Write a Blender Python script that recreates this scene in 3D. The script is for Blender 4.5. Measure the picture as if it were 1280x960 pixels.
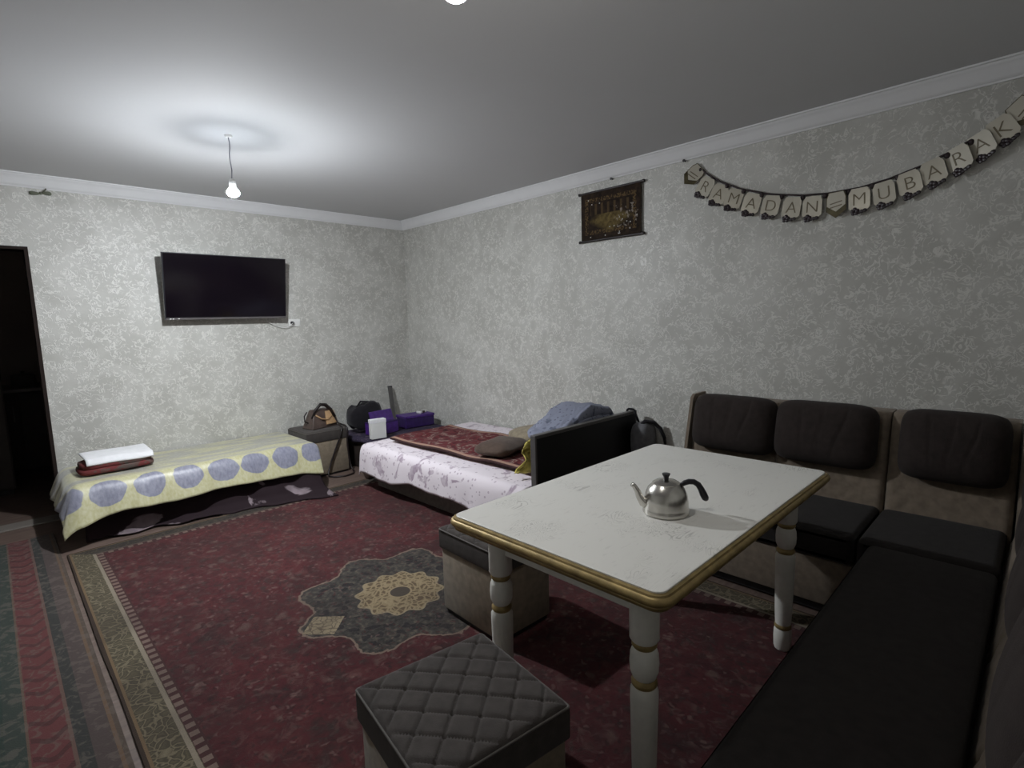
import bpy, bmesh, math, random
from mathutils import Vector, Matrix, noise as mnoise
random.seed(7)
sc = bpy.context.scene
for o in list(bpy.data.objects): bpy.data.objects.remove(o)
COL = sc.collection
# ------------------------------------------------------------------ camera
FPX, YAW, PITCH, ROLL = 662.02, .7784, -.1212, -.028
CAM = Vector((-3.463, -5.186, 1.4166))
cyw, syw, cpt, spt = math.cos(YAW), math.sin(YAW), math.cos(PITCH), math.sin(PITCH)
fw = Vector((syw*cpt, cyw*cpt, spt)); rt = Vector((cyw, -syw, 0)); up = rt.cross(fw)
r2 = math.cos(ROLL)*rt + math.sin(ROLL)*up; u2 = -math.sin(ROLL)*rt + math.cos(ROLL)*up
cd = bpy.data.cameras.new('camera'); cam = bpy.data.objects.new('camera', cd); COL.objects.link(cam)
cd.sensor_width = 36; cd.lens = FPX/1280*36; cd.clip_start = .02
cam.matrix_world = Matrix(((r2.x, u2.x, -fw.x, CAM.x), (r2.y, u2.y, -fw.y, CAM.y), (r2.z, u2.z, -fw.z, CAM.z), (0, 0, 0, 1)))
sc.camera = cam
# ------------------------------------------------------------------ world, exposure, lamp strengths
w = bpy.data.worlds.new('world'); sc.world = w; w.use_nodes = True
w.node_tree.nodes['Background'].inputs[0].default_value = (.5, .55, .65, 1)
w.node_tree.nodes['Background'].inputs[1].default_value = .01
vs = sc.view_settings; vs.view_transform = 'Standard'; vs.look = 'None'; vs.gamma = 1; vs.use_curve_mapping = False
vs.exposure = 0.0
BULB_MAIN, BULB_SECOND = 4600, 300          # emission of the two bare bulbs
# ------------------------------------------------------------------ node helper
class NT:
    def __init__(s, name):
        s.m = bpy.data.materials.new(name); s.m.use_nodes = True
        s.t = s.m.node_tree; s.b = s.t.nodes['Principled BSDF']; s.tc = s.t.nodes.new('ShaderNodeTexCoord')
    def new(s, k, **kw):
        n = s.t.nodes.new('ShaderNode'+k)
        for a, v in kw.items(): setattr(n, a, v)
        return n
    def put(s, sock, v):
        if hasattr(v, 'is_output') or isinstance(v, bpy.types.NodeSocket): s.t.links.new(v, sock)
        elif isinstance(v, tuple) and len(v) == 3 and sock.type == 'RGBA': sock.default_value = (*v, 1)
        else: sock.default_value = v
    def obj(s): return s.tc.outputs['Object']
    def xyz(s, v=None):
        n = s.new('SeparateXYZ'); s.put(n.inputs[0], v if v is not None else s.obj()); return n.outputs
    def comb(s, x, y, z=0.0):
        n = s.new('CombineXYZ'); s.put(n.inputs[0], x); s.put(n.inputs[1], y); s.put(n.inputs[2], z); return n.outputs[0]
    def math(s, op, a, b=0.0, clamp=False):
        n = s.new('Math', operation=op, use_clamp=clamp); s.put(n.inputs[0], a); s.put(n.inputs[1], b); return n.outputs[0]
    def noise(s, scale, detail=3, dist=0.0, vec=None, rough=.5):
        n = s.new('TexNoise'); s.put(n.inputs['Vector'], vec if vec is not None else s.obj())
        n.inputs['Scale'].default_value = scale; n.inputs['Detail'].default_value = detail
        n.inputs['Distortion'].default_value = dist; n.inputs['Roughness'].default_value = rough
        return n.outputs['Fac']
    def vor(s, scale, feat='F1', vec=None, rnd=1.0):
        n = s.new('TexVoronoi', feature=feat); s.put(n.inputs['Vector'], vec if vec is not None else s.obj())
        n.inputs['Scale'].default_value = scale; n.inputs['Randomness'].default_value = rnd
        return n
    def ramp(s, f, stops, mode='LINEAR'):
        n = s.new('ValToRGB'); cr = n.color_ramp; cr.interpolation = mode
        while len(cr.elements) < len(stops): cr.elements.new(.5)
        for e, (p, c) in zip(cr.elements, stops): e.position = p; e.color = (*c, 1) if isinstance(c, tuple) else (c, c, c, 1)
        s.put(n.inputs[0], f); return n.outputs[0]
    def mix(s, f, a, b):
        n = s.new('Mix', data_type='RGBA'); s.put(n.inputs[0], f); s.put(n.inputs[6], a); s.put(n.inputs[7], b); return n.outputs[2]
    def step(s, x, lo, hi):     # smooth 0..1
        n = s.new('MapRange', interpolation_type='SMOOTHSTEP'); s.put(n.inputs[0], x)
        n.inputs[1].default_value = lo; n.inputs[2].default_value = hi; return n.outputs[0]
    def band(s, x, a, b):       # 1 where a<x<b
        return s.math('MULTIPLY', s.math('GREATER_THAN', x, a), s.math('LESS_THAN', x, b))
    def bump(s, h, strength=.3, dist=.01):
        n = s.new('Bump'); n.inputs['Strength'].default_value = strength; n.inputs['Distance'].default_value = dist
        s.put(n.inputs['Height'], h); s.put(s.b.inputs['Normal'], n.outputs[0])
    def done(s, col, rough=.6, metal=0.0, spec=None, sheen=0.0):
        s.put(s.b.inputs['Base Color'], col); s.put(s.b.inputs['Roughness'], rough); s.put(s.b.inputs['Metallic'], metal)
        if spec is not None: s.b.inputs['Specular IOR Level'].default_value = spec
        if sheen: s.b.inputs['Sheen Weight'].default_value = sheen
        return s.m
def plain(name, col, rough=.6, metal=0.0, var=.12, scale=12, spec=None, bump=0, sheen=0.0, bscale=None):
    n = NT(name); f = n.noise(scale, 4)
    c = n.ramp(f, [(.25, tuple(x*(1-var) for x in col)), (.75, tuple(min(1, x*(1+var)) for x in col))])
    if bump: n.bump(n.noise(bscale or scale*8, 3), bump, .004)
    return n.done(c, rough, metal, spec, sheen)
M = {}
def fabric(name, col, var=.22, sheen=.15, scale=30, bscale=420):
    return plain(name, col, .92, 0, var, scale, .2, .35, sheen, bscale)
M['ceiling'] = plain('painted_ceiling', (.60, .605, .615), .85, var=.015, scale=1.5, bump=.05)
M['cornice'] = plain('foam_cornice', (.78, .785, .80), .6, var=.02)
def wallpaper():
    n = NT('embossed_wallpaper')
    sw = n.noise(21, 2.0, 1.5); sq = n.math('ABSOLUTE', n.math('SUBTRACT', sw, .5))
    line = n.math('SUBTRACT', 1.0, n.step(sq, .014, .065))
    gate = n.step(n.noise(15, 2), .40, .52); m = n.math('MULTIPLY', line, gate)
    blot = n.noise(3.2, 4, .6); fine = n.noise(60, 3)
    base = n.mix(n.step(blot, .38, .64), (.43, .425, .395), (.53, .525, .495))
    base = n.mix(n.math('MULTIPLY', fine, .35), base, (.50, .495, .46))
    col = n.mix(n.math('MULTIPLY', m, .66), base, (.74, .73, .69))
    n.bump(n.math('ADD', m, n.math('MULTIPLY', fine, .25)), .35, .004)
    return n.done(col, n.ramp(m, [(0, .50), (1, .34)]), 0.0, .6)
M['wallpaper'] = wallpaper()
M['plain_wall'] = plain('plain_wall', (.42, .41, .39), .8, var=.05, scale=3)
M['hall_wall'] = plain('hall_wall', (.42, .37, .34), .8, var=.1, scale=3)
M['jamb'] = plain('dark_stained_jamb', (.022, .015, .013), .7, var=.3, scale=8, spec=.1)
def floorboard():
    n = NT('brown_linoleum'); x, y, z = n.xyz()
    g = n.noise(6, 5, .4, n.comb(n.math('MULTIPLY', x, 1.0), n.math('MULTIPLY', y, 7.0), 0.0))
    return n.done(n.ramp(g, [(.2, (.085, .058, .048)), (.55, (.135, .095, .078)), (.85, (.20, .15, .125))]), .5)
M['floor'] = floorboard()
M['white_paint'] = plain('white_table_paint', (.72, .71, .66), .42, var=.05, scale=40)
def tabletop():
    n = NT('limed_oak_top'); x, y, z = n.xyz()
    v = n.comb(n.math('MULTIPLY', x, 1.3), n.math('MULTIPLY', y, 4.5), z)
    ring = n.noise(2.2, 3, 1.2, v); s = n.math('FRACT', n.math('MULTIPLY', ring, 26.0))
    ln = n.math('MULTIPLY', n.step(s, .72, .9), n.step(n.noise(5, 2), .52, .66))
    pores = n.step(n.noise(90, 3, 0, n.comb(n.math('MULTIPLY', x, .25), y, z)), .60, .72)
    c = n.mix(n.math('MULTIPLY', ln, .55), (.78, .77, .73), (.36, .35, .32))
    c = n.mix(n.math('MULTIPLY', pores, .18), c, (.40, .39, .36))
    n.bump(n.math('SUBTRACT', 1.0, ln), .12, .002)
    return n.done(c, .38, 0, .45)
M['tabletop'] = tabletop()
M['gold'] = plain('gold_patina', (.34, .25, .105), .48, .45, .35, 25)
M['steel'] = plain('brushed_steel', (.62, .60, .56), .24, 1.0, .10, 30)
M['black_plastic'] = plain('black_plastic', (.012, .011, .016), .35, var=.2)
M['screen'] = plain('black_glass', (.006, .004, .007), .12, var=.1, spec=.6)
M['tv_trim'] = plain('tv_grey_trim', (.12, .11, .11), .4)
M['white_plastic'] = plain('white_plastic', (.75, .75, .73), .4, var=.03)
M['brown_fab'] = fabric('dark_brown_velour', (.030, .023, .021), sheen=.05)
M['seat_fab'] = fabric('umber_seat_velour', (.022, .019, .018), sheen=.05)
M['beige_fab'] = fabric('beige_upholstery', (.20, .16, .122))
M['plinth'] = plain('black_plinth', (.012, .01, .01), .6)
M['pouf_lid'] = fabric('brown_quilted_leatherette', (.060, .052, .048), sheen=.1)
M['pouf_body'] = fabric('taupe_pouf_cloth', (.22, .178, .13))
M['pouf_seam'] = plain('pouf_piping', (.10, .09, .082), .7)
M['headboard'] = plain('black_veneer', (.006, .006, .007), .5, spec=.3)
M['headframe'] = plain('grey_veneer_edge', (.085, .08, .078), .5, var=.2)
M['bed_base'] = fabric('grey_brown_bed_cloth', (.16, .14, .125))
M['purple'] = plain('purple_card', (.060, .018, .17), .45, var=.35, scale=30)
M['purple_dark'] = plain('dark_purple_card', (.028, .010, .085), .45, var=.3, scale=30)
M['black_cloth'] = fabric('black_nylon', (.012, .011, .014))
M['leather_brown'] = plain('brown_leather', (.075, .050, .042), .42, var=.3, scale=25, bump=.2)
M['leather_tan'] = plain('tan_leather', (.40, .25, .13), .45, var=.2, scale=25)
M['leather_black'] = plain('black_leather', (.015, .010, .010), .4)
M['white_cloth'] = fabric('white_towel', (.78, .78, .80), .05)
M['pillow_brown'] = fabric('brown_pillow', (.085, .058, .045))
M['pillow_beige'] = fabric('khaki_pillow', (.25, .21, .15))
M['yellow_cloth'] = fabric('yellow_cloth', (.55, .47, .12))
M['grey_bag'] = fabric('grey_mesh', (.14, .14, .15))
M['string'] = plain('dark_ribbon', (.03, .018, .02), .6)
M['card'] = plain('gilt_card', (.54, .51, .43), .28, .25, .06, 20)
M['card_dark'] = plain('dark_gilt_card', (.10, .085, .045), .3, .5, .4, 30)
M['flower'] = plain('black_foil', (.018, .010, .014), .35, var=.4)
M['letter'] = plain('gold_brown_ink', (.16, .13, .08), .5)
M['ribbon_green'] = plain('olive_ribbon', (.10, .11, .075), .6)
M['nail'] = plain('dark_iron', (.05, .05, .05), .5, .6)
M['cable'] = plain('grey_cable', (.22, .22, .27), .5)
M['counter'] = plain('dark_cabinet', (.04, .03, .026), .5, var=.2)
M['countertop'] = plain('counter_laminate', (.20, .18, .16), .35)
M['runner_edge'] = plain('runner_binding', (.05, .04, .03), .95)
def emit(name, col, s):
    n = NT(name); n.b.inputs['Base Color'].default_value = (1, 1, 1, 1)
    n.put(n.b.inputs['Emission Color'], col); n.b.inputs['Emission Strength'].default_value = s; return n.m
M['bulb1'] = emit('cold_white_bulb', (.92, .96, 1.0), BULB_MAIN)
M['bulb1s'] = emit('faint_bulb_shoulder', (.86, .93, 1.0), BULB_MAIN*.045)
M['bulb2s'] = emit('dim_bulb_shoulder', (1.0, .97, .92), BULB_SECOND*.35)
M['bulb2'] = emit('dim_white_bulb', (1.0, .97, .92), BULB_SECOND)
def floral(name, base, blobs, scale, thr, small=True, rough=.9):
    n = NT(name); d = n.noise(scale*2.2, 3); p = n.noise(scale, 4, .8)
    m = n.step(p, thr, thr+.05); v = n.vor(scale*3.2)
    c = n.mix(n.math('MULTIPLY', m, n.ramp(d, [(.3, .35), (.7, 1.0)])), base, blobs)
    if small: c = n.mix(n.math('MULTIPLY', n.math('LESS_THAN', v.outputs['Distance'], .22), .6), c, blobs)
    n.bump(n.noise(260, 2), .2, .003); return n.done(c, rough, 0, .2)
M['bed_cover'] = floral('white_floral_cover', (.70, .64, .68), (.30, .23, .29), 8, .575)
M['dark_floral'] = floral('dark_floral_throw', (.020, .012, .015), (.27, .22, .24), 3.4, .58, False)
M['dark_cloth'] = floral('dark_purple_cloth', (.035, .028, .05), (.12, .09, .12), 12, .58)
M['blue_bedding'] = floral('slate_blue_bedding', (.23, .245, .315), (.075, .085, .125), 9, .60)
M['red_pillow'] = floral('red_green_blanket', (.15, .035, .035), (.085, .08, .07), 8, .52)
def dotcloth():
    n = NT('yellow_cloth_grey_discs'); x, y, z = n.xyz()
    # discs laid out along the cloth; the drop is folded into the second axis
    w_ = n.math('ADD', y, z); u = n.math('MULTIPLY', x, 4.2); v = n.math('ADD', n.math('MULTIPLY', n.math('ADD', w_, .435), 3.3), .5)
    wob = n.math('MULTIPLY', n.math('SUBTRACT', n.noise(8, 3), .5), .26)
    fu = n.math('SUBTRACT', n.math('FRACT', u), .5); fv = n.math('SUBTRACT', n.math('FRACT', v), .5)
    r = n.math('ADD', n.math('SQRT', n.math('ADD', n.math('MULTIPLY', fu, fu), n.math('MULTIPLY', fv, fv))), wob)
    disc = n.math('MULTIPLY', n.math('SUBTRACT', 1.0, n.step(r, .415, .445)), n.band(w_, -.585, -.285))
    disc = n.math('MAXIMUM', disc, n.math('MULTIPLY', n.math('GREATER_THAN', w_, -.282), n.math('MULTIPLY', n.step(n.noise(5, 2, 0, n.comb(n.math('MULTIPLY', x, .6), n.math('MULTIPLY', y, 2.5), 0.0)), .40, .55), .55)))
    st = n.noise(30, 3, 0, n.comb(n.math('MULTIPLY', x, 2.0), y, z))
    c = n.mix(disc, n.ramp(st, [(.3, (.44, .415, .215)), (.7, (.55, .53, .35))]), n.ramp(st, [(.3, (.17, .175, .24)), (.7, (.27, .275, .34))]))
    n.bump(n.noise(14, 3), .25, .01); return n.done(c, .42, 0, .6, .35)
M['dotcloth'] = dotcloth()
def rugmat(hx, hy):
    n = NT('persian_rug_pile'); x, y, z = n.xyz()
    ax, ay = n.math('ABSOLUTE', x), n.math('ABSOLUTE', y)
    dx, dy = n.math('SUBTRACT', hx, ax), n.math('SUBTRACT', hy, ay)
    d = n.math('MINIMUM', dx, dy)
    # field: crowded little motifs
    wv = n.comb(n.math('ADD', x, n.math('MULTIPLY', n.math('SUBTRACT', n.noise(14, 2), .5), .08)),
                n.math('ADD', y, n.math('MULTIPLY', n.math('SUBTRACT', n.noise(15, 2), .5), .08)), 0.0)
    v1 = n.vor(19, 'F1', wv); v2 = n.vor(44, 'F1', wv)
    def rnd(v):
        s = n.new('SeparateColor'); n.put(s.inputs[0], v.outputs['Color']); return s.outputs[0]
    big = n.noise(3.4, 3, .7); red = n.ramp(big, [(.34, (.040, .018, .019)), (.46, (.085, .018, .022)), (.58, (.125, .026, .029)), (.72, (.055, .024, .024))])
    pal1 = n.ramp(rnd(v1), [(0, (.095, .016, .022)), (.22, (.040, .024, .023)), (.42, (.15, .060, .055)), (.58, (.060, .015, .018)), (.72, (.030, .032, .028)), (.86, (.20, .135, .115))], 'CONSTANT')
    pal2 = n.ramp(rnd(v2), [(0, (.11, .018, .024)), (.28, (.034, .017, .018)), (.52, (.13, .034, .034)), (.70, (.24, .15, .135)), (.84, (.036, .036, .033))], 'CONSTANT')
    fld = n.mix(n.math('MULTIPLY', n.math('SUBTRACT', 1.0, n.step(v1.outputs['Distance'], .12, .62)), .85), red, pal1)
    fld = n.mix(n.math('MULTIPLY', n.math('SUBTRACT', 1.0, n.step(v2.outputs['Distance'], .15, .60)), .8), fld, pal2)
    mot = n.ramp(n.noise(21, 5, .8, None, .65), [(.34, (.022, .012, .013)), (.46, (.10, .020, .024)), (.54, (.075, .034, .033)), (.63, (.17, .10, .09))])
    fld = n.mix(.38, fld, mot)
    # lobed medallion
    r = n.math('SQRT', n.math('ADD', n.math('MULTIPLY', x, x), n.math('MULTIPLY', y, y)))
    th = n.math('ARCTAN2', y, x)
    def lobe(k, a, ph=0.0): return n.math('ADD', 1.0, n.math('MULTIPLY', n.math('COSINE', n.math('ADD', n.math('MULTIPLY', th, float(k)), ph)), a))
    R1 = n.math('DIVIDE', r, lobe(8, .10)); R2 = n.math('DIVIDE', r, lobe(12, .07, 1.2))
    R1 = n.math('ADD', R1, n.math('MULTIPLY', n.math('SUBTRACT', n.noise(26, 3), .5), .05)); spk = n.noise(48, 3); dk = n.ramp(spk, [(.3, (.030, .031, .029)), (.52, (.070, .066, .058)), (.72, (.15, .125, .10))])
    ring = n.math('MULTIPLY', n.band(R1, .27, .42), n.math('LESS_THAN', v1.outputs['Distance'], .40))
    dk = n.mix(n.math('MULTIPLY', ring, .8), dk, (.018, .018, .022))
    dk = n.mix(n.math('MULTIPLY', n.math('LESS_THAN', v2.outputs['Distance'], .30), .45), dk, pal2); c = n.mix(n.math('LESS_THAN', R1, .475), fld, dk)
    c = n.mix(n.math('MULTIPLY', n.band(R1, .468, .482), .8), c, (.30, .22, .17))
    ve = n.vor(34, 'DISTANCE_TO_EDGE', wv)
    tan = n.ramp(ve.outputs['Distance'], [(.0, (.42, .33, .20)), (.10, (.34, .26, .15)), (.22, (.16, .115, .07))])
    c = n.mix(n.math('LESS_THAN', R2, .215), c, tan)
    c = n.mix(n.math('MULTIPLY', n.band(R2, .206, .218), .7), c, (.42, .34, .22))
    c = n.mix(n.math('LESS_THAN', r, .058), c, (.085, .07, .055))
    c = n.mix(n.band(r, .052, .062), c, (.40, .31, .19))
    # four pale pendants round the medallion
    px, py = n.math('SUBTRACT', ax, .42), n.math('SUBTRACT', ay, .0)
    q = n.math('ADD', n.math('ABSOLUTE', px), n.math('MULTIPLY', n.math('ABSOLUTE', py), 1.0))
    c = n.mix(n.math('LESS_THAN', q, .105), c, n.ramp(ve.outputs['Distance'], [(0, (.14, .11, .08)), (.12, (.36, .29, .19))]))
    # borders
    end = n.math('LESS_THAN', dy, dx)
    vb = n.vor(30, 'DISTANCE_TO_EDGE', wv)
    bord = n.ramp(vb.outputs['Distance'], [(0, (.26, .22, .145)), (.05, (.20, .17, .11)), (.10, (.085, .075, .05)), (.3, (.13, .11, .07))])
    bordE = n.ramp(vb.outputs['Distance'], [(0, (.10, .085, .065)), (.08, (.055, .047, .038)), (.3, (.035, .035, .032))])  # end strips: same tan border, pile's grazing-view shade painted in as darker colour
    c = n.mix(n.math('LESS_THAN', d, .175), c, (.075, .03, .03))
    along = n.math('ADD', n.math('MULTIPLY', end, x), n.math('MULTIPLY', n.math('SUBTRACT', 1.0, end), y))
    dots = n.math('GREATER_THAN', n.math('SINE', n.math('MULTIPLY', along, 120.0)), -.1)
    c = n.mix(n.math('MULTIPLY', n.band(d, .138, .168), dots), c, (.24, .17, .14))
    c = n.mix(n.math('LESS_THAN', d, .136), c, n.mix(end, bord, bordE))
    c = n.mix(n.band(d, .118, .134), c, n.mix(end, (.34, .29, .22), (.13, .10, .085)))  # inner line also darkened at the ends, pile shading put into the colour
    c = n.mix(n.band(d, .012, .022), c, (.22, .15, .085))
    c = n.mix(n.math('LESS_THAN', d, .012), c, (.055, .038, .028))
    fuzz = n.noise(330, 2); c2 = n.mix(n.math('ADD', n.math('MULTIPLY', fuzz, .55), n.math('MULTIPLY', n.step(n.noise(2.3, 4, .5), .42, .66), .22)), c, (.030, .022, .021))
    c2 = n.mix(.17, c2, (.004, .002, .002)); n.bump(fuzz, .5, .004); return n.done(c2, .95, 0, .12, .04)
def runnermat():
    n = NT('striped_runner_pile'); x, y, z = n.xyz()    # x measured from the right-hand edge, negative to the left
    u = n.math('MULTIPLY', x, -1.0)
    T = [(0, (.070, .052, .042)), (.015, (.11, .07, .045)), (.025, (.060, .045, .042)), (.085, (.030, .030, .028)), (.125, (.10, .06, .05)), (.135, (.095, .030, .030)), (.235, (.09, .06, .045)), (.245, (.030, .038, .032)), (.30, (.022, .034, .028)), (.37, (.085, .06, .05)), (.39, (.085, .030, .030)), (.55, (.04, .04, .035)), (.70, (.05, .035, .03))]
    c = n.ramp(u, T, 'CONSTANT')
    wv = n.noise(22, 3, 1.2); c = n.mix(n.math('MULTIPLY', n.step(wv, .5, .62), .4), c, (.12, .10, .085))
    yy = n.math('SINE', n.math('ADD', n.math('MULTIPLY', y, 55.0), n.math('MULTIPLY', n.math('SINE', n.math('MULTIPLY', x, 60.0)), 1.2)))
    c = n.mix(n.math('MULTIPLY', n.math('MULTIPLY', n.band(u, .135, .235), n.math('GREATER_THAN', yy, .65)), .5), c, (.03, .015, .015))
    fz = n.noise(300, 2); n.bump(fz, .4, .004); return n.done(c, .95, 0, .12, .1)
M['runner'] = runnermat()
def kilimmat():
    n = NT('red_kilim'); x, y, z = n.xyz()
    d = n.math('SUBTRACT', .34, n.math('ABSOLUTE', x))
    v = n.vor(9); sw = n.noise(11, 3, 1.5)
    c = n.ramp(sw, [(.35, (.045, .014, .016)), (.48, (.13, .022, .026)), (.56, (.10, .05, .05)), (.63, (.27, .19, .16)), (.68, (.10, .02, .022))])
    c = n.mix(n.math('LESS_THAN', d, .05), c, (.34, .21, .16)); c = n.mix(n.math('LESS_THAN', d, .012), c, (.05, .025, .025))
    n.bump(n.noise(200, 2), .3, .003); return n.done(c, .9, 0, .2)
M['kilim'] = kilimmat()
def tapestrymat():
    n = NT('woven_gold_picture'); x, y, z = n.xyz()    # y along the wall, z up, metres from the middle
    ay, az = n.math('ABSOLUTE', y), n.math('ABSOLUTE', z)
    base = n.ramp(n.noise(28, 4), [(.3, (.012, .008, .006)), (.7, (.035, .022, .014))])
    rim = n.math('MAXIMUM', n.math('SUBTRACT', ay, .095), az)
    bd = n.math('MULTIPLY', n.band(rim, .105, .135), n.math('GREATER_THAN', n.noise(75, 2), .5))
    c = n.mix(n.math('MULTIPLY', bd, .6), base, (.16, .105, .045))
    glow = n.math('MULTIPLY', n.math('SUBTRACT', 1.0, n.step(n.math('ADD', n.math('MULTIPLY', ay, .5), n.math('ABSOLUTE', n.math('ADD', z, .035))), .06, .12)), n.math('LESS_THAN', z, .01))
    c = n.mix(n.math('MULTIPLY', glow, .8), c, n.ramp(n.noise(40, 3), [(.3, (.07, .048, .018)), (.7, (.20, .15, .055))]))
    post = n.math('MULTIPLY', n.math('GREATER_THAN', n.math('SINE', n.math('MULTIPLY', y, 110.0)), .5), n.band(z, .01, .09))
    c = n.mix(n.math('MULTIPLY', n.math('MULTIPLY', post, n.math('LESS_THAN', ay, .18)), .5), c, (.13, .085, .04))
    wh = n.math('MULTIPLY', n.step(n.noise(34, 3), .56, .64), n.math('MULTIPLY', n.math('LESS_THAN', y, -.01), n.band(z, -.11, .05)))
    c = n.mix(n.math('MULTIPLY', wh, .6), c, (.34, .30, .26))
    return n.done(c, .75, 0.0, .12)
M['tapestry'] = tapestrymat()
# ------------------------------------------------------------------ mesh helpers
class MB:
    def __init__(s): s.v = []; s.f = []
    def add(s, v, f):
        k = len(s.v); s.v += [tuple(p) for p in v]; s.f += [tuple(i+k for i in q) for q in f]; return s
    def box(s, x0, x1, y0, y1, z0, z1, r=0.0, seg=2, fn=None):
        bm = bmesh.new(); bmesh.ops.create_cube(bm, size=1)
        for v in bm.verts: v.co = Vector(((x0+x1)/2+v.co.x*(x1-x0), (y0+y1)/2+v.co.y*(y1-y0), (z0+z1)/2+v.co.z*(z1-z0)))
        if r: bmesh.ops.bevel(bm, geom=list(bm.edges), offset=r, segments=seg, profile=.5, affect='EDGES', clamp_overlap=True)
        return s._take(bm, fn)
    def _take(s, bm, fn=None):
        bm.verts.index_update(); vs = [fn(v.co) if fn else tuple(v.co) for v in bm.verts]
        fs = [[v.index for v in f.verts] for f in bm.faces]; bm.free(); return s.add(vs, fs)
    def lathe(s, prof, seg=28, c=(0, 0, 0), cap=True):
        v = []; f = []; m = len(prof)
        for i in range(seg):
            a = 2*math.pi*i/seg
            for r, z in prof: v.append((c[0]+r*math.cos(a), c[1]+r*math.sin(a), c[2]+z))
        for i in range(seg):
            j = (i+1) % seg
            for k in range(m-1): f.append((i*m+k, j*m+k, j*m+k+1, i*m+k+1))
        if cap: f.append([i*m for i in range(seg)][::-1]); f.append([i*m+m-1 for i in range(seg)])
        return s.add(v, f)
    def tube(s, pts, r, seg=8, flat=1.0):
        pts = [Vector(p) for p in pts]; v = []; f = []; n = len(pts); prev = None
        rr = r if isinstance(r, (list, tuple)) else [r]*n
        for i, p in enumerate(pts):
            t = (pts[min(i+1, n-1)]-pts[max(i-1, 0)]).normalized()
            if prev is None: a = t.orthogonal().normalized()
            else: a = (prev-t*prev.dot(t)).normalized()
            prev = a; b = t.cross(a)
            for k in range(seg):
                q = 2*math.pi*k/seg; v.append(p+a*(rr[i]*math.cos(q))+b*(rr[i]*math.sin(q)*flat))
        for i in range(n-1):
            for k in range(seg):
                l = (k+1) % seg; f.append((i*seg+k, i*seg+l, (i+1)*seg+l, (i+1)*seg+k))
        f.append(list(range(seg))[::-1]); f.append([(n-1)*seg+k for k in range(seg)])
        return s.add(v, f)
    def grid(s, fn, nu, nv):
        v = [fn(i/nu, j/nv) for j in range(nv+1) for i in range(nu+1)]
        f = [(j*(nu+1)+i, j*(nu+1)+i+1, (j+1)*(nu+1)+i+1, (j+1)*(nu+1)+i) for j in range(nv) for i in range(nu)]
        return s.add(v, f)
    def pad(s, c, h, e=.45, n=(28, 16), fn=None):
        # superellipsoid: half sizes h, small e = boxier
        def sp(a, k): return math.copysign(abs(a)**k, a)
        v = []; f = []; nu, nv = n
        for j in range(nv+1):
            ph = -math.pi/2+math.pi*j/nv
            for i in range(nu):
                t = 2*math.pi*i/nu; p = Vector((sp(math.cos(ph), e)*sp(math.cos(t), e), sp(math.cos(ph), e)*sp(math.sin(t), e), sp(math.sin(ph), e)))
                q = fn(p) if fn else p
                v.append((c[0]+q.x*h[0], c[1]+q.y*h[1], c[2]+q.z*h[2]))
        for j in range(nv):
            for i in range(nu): f.append((j*nu+i, j*nu+(i+1) % nu, (j+1)*nu+(i+1) % nu, (j+1)*nu+i))
        k = len(s.v); s.add(v, f); return s
    def prism(s, poly, fn, t0, t1):
        n = len(poly); v = [fn(a, b, t0) for a, b in poly]+[fn(a, b, t1) for a, b in poly]
        f = [list(range(n))[::-1], list(range(n, 2*n))]+[(i, (i+1) % n, n+(i+1) % n, n+i) for i in range(n)]
        return s.add(v, f)
    def build(s, name, mat, parent=None, smooth=False, kind=None, solid=0, loc=None, rz=0):
        me = bpy.data.meshes.new(name); me.from_pydata([tuple(p) for p in s.v], [], [tuple(q) for q in s.f])
        bm = bmesh.new(); bm.from_mesh(me); bmesh.ops.remove_doubles(bm, verts=bm.verts, dist=1e-5)
        bmesh.ops.recalc_face_normals(bm, faces=bm.faces); bm.to_mesh(me); bm.free()
        o = bpy.data.objects.new(name, me); COL.objects.link(o); me.materials.append(M[mat] if isinstance(mat, str) else mat)
        if smooth:
            me.polygons.foreach_set('use_smooth', [True]*len(me.polygons))
            if smooth != 'all': me.set_sharp_from_angle(angle=math.radians(40))
        if parent: o.parent = parent
        if loc: o.location = loc
        if rz: o.rotation_euler.z = rz
        if kind: o['kind'] = kind
        if solid:
            md = o.modifiers.new('thick', 'SOLIDIFY'); md.thickness = solid; md.offset = -1
        return o
def tag(o, label, cat, group=None):
    o['label'] = label; o['category'] = cat
    if group: o['group'] = group
    return o
def thing(name, label, cat, loc=(0, 0, 0), rz=0, group=None):
    o = bpy.data.objects.new(name, None); COL.objects.link(o); o.empty_display_size = .1
    o.location = loc; o.rotation_euler.z = rz; return tag(o, label, cat, group)
def dup(root, loc, rz, label, name=None):
    r = root.copy(); COL.objects.link(r); r.location = loc; r.rotation_euler.z = rz; r['label'] = label
    for ch in list(root.children):
        c = ch.copy(); COL.objects.link(c); c.parent = r
        for g in list(ch.children):
            d = g.copy(); COL.objects.link(d); d.parent = c
    return r
def S(name, mb, mat, smooth=False, parent=None):
    o = mb.build(name, mat, parent, smooth)
    if not parent: o['kind'] = 'structure'
    return o
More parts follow.
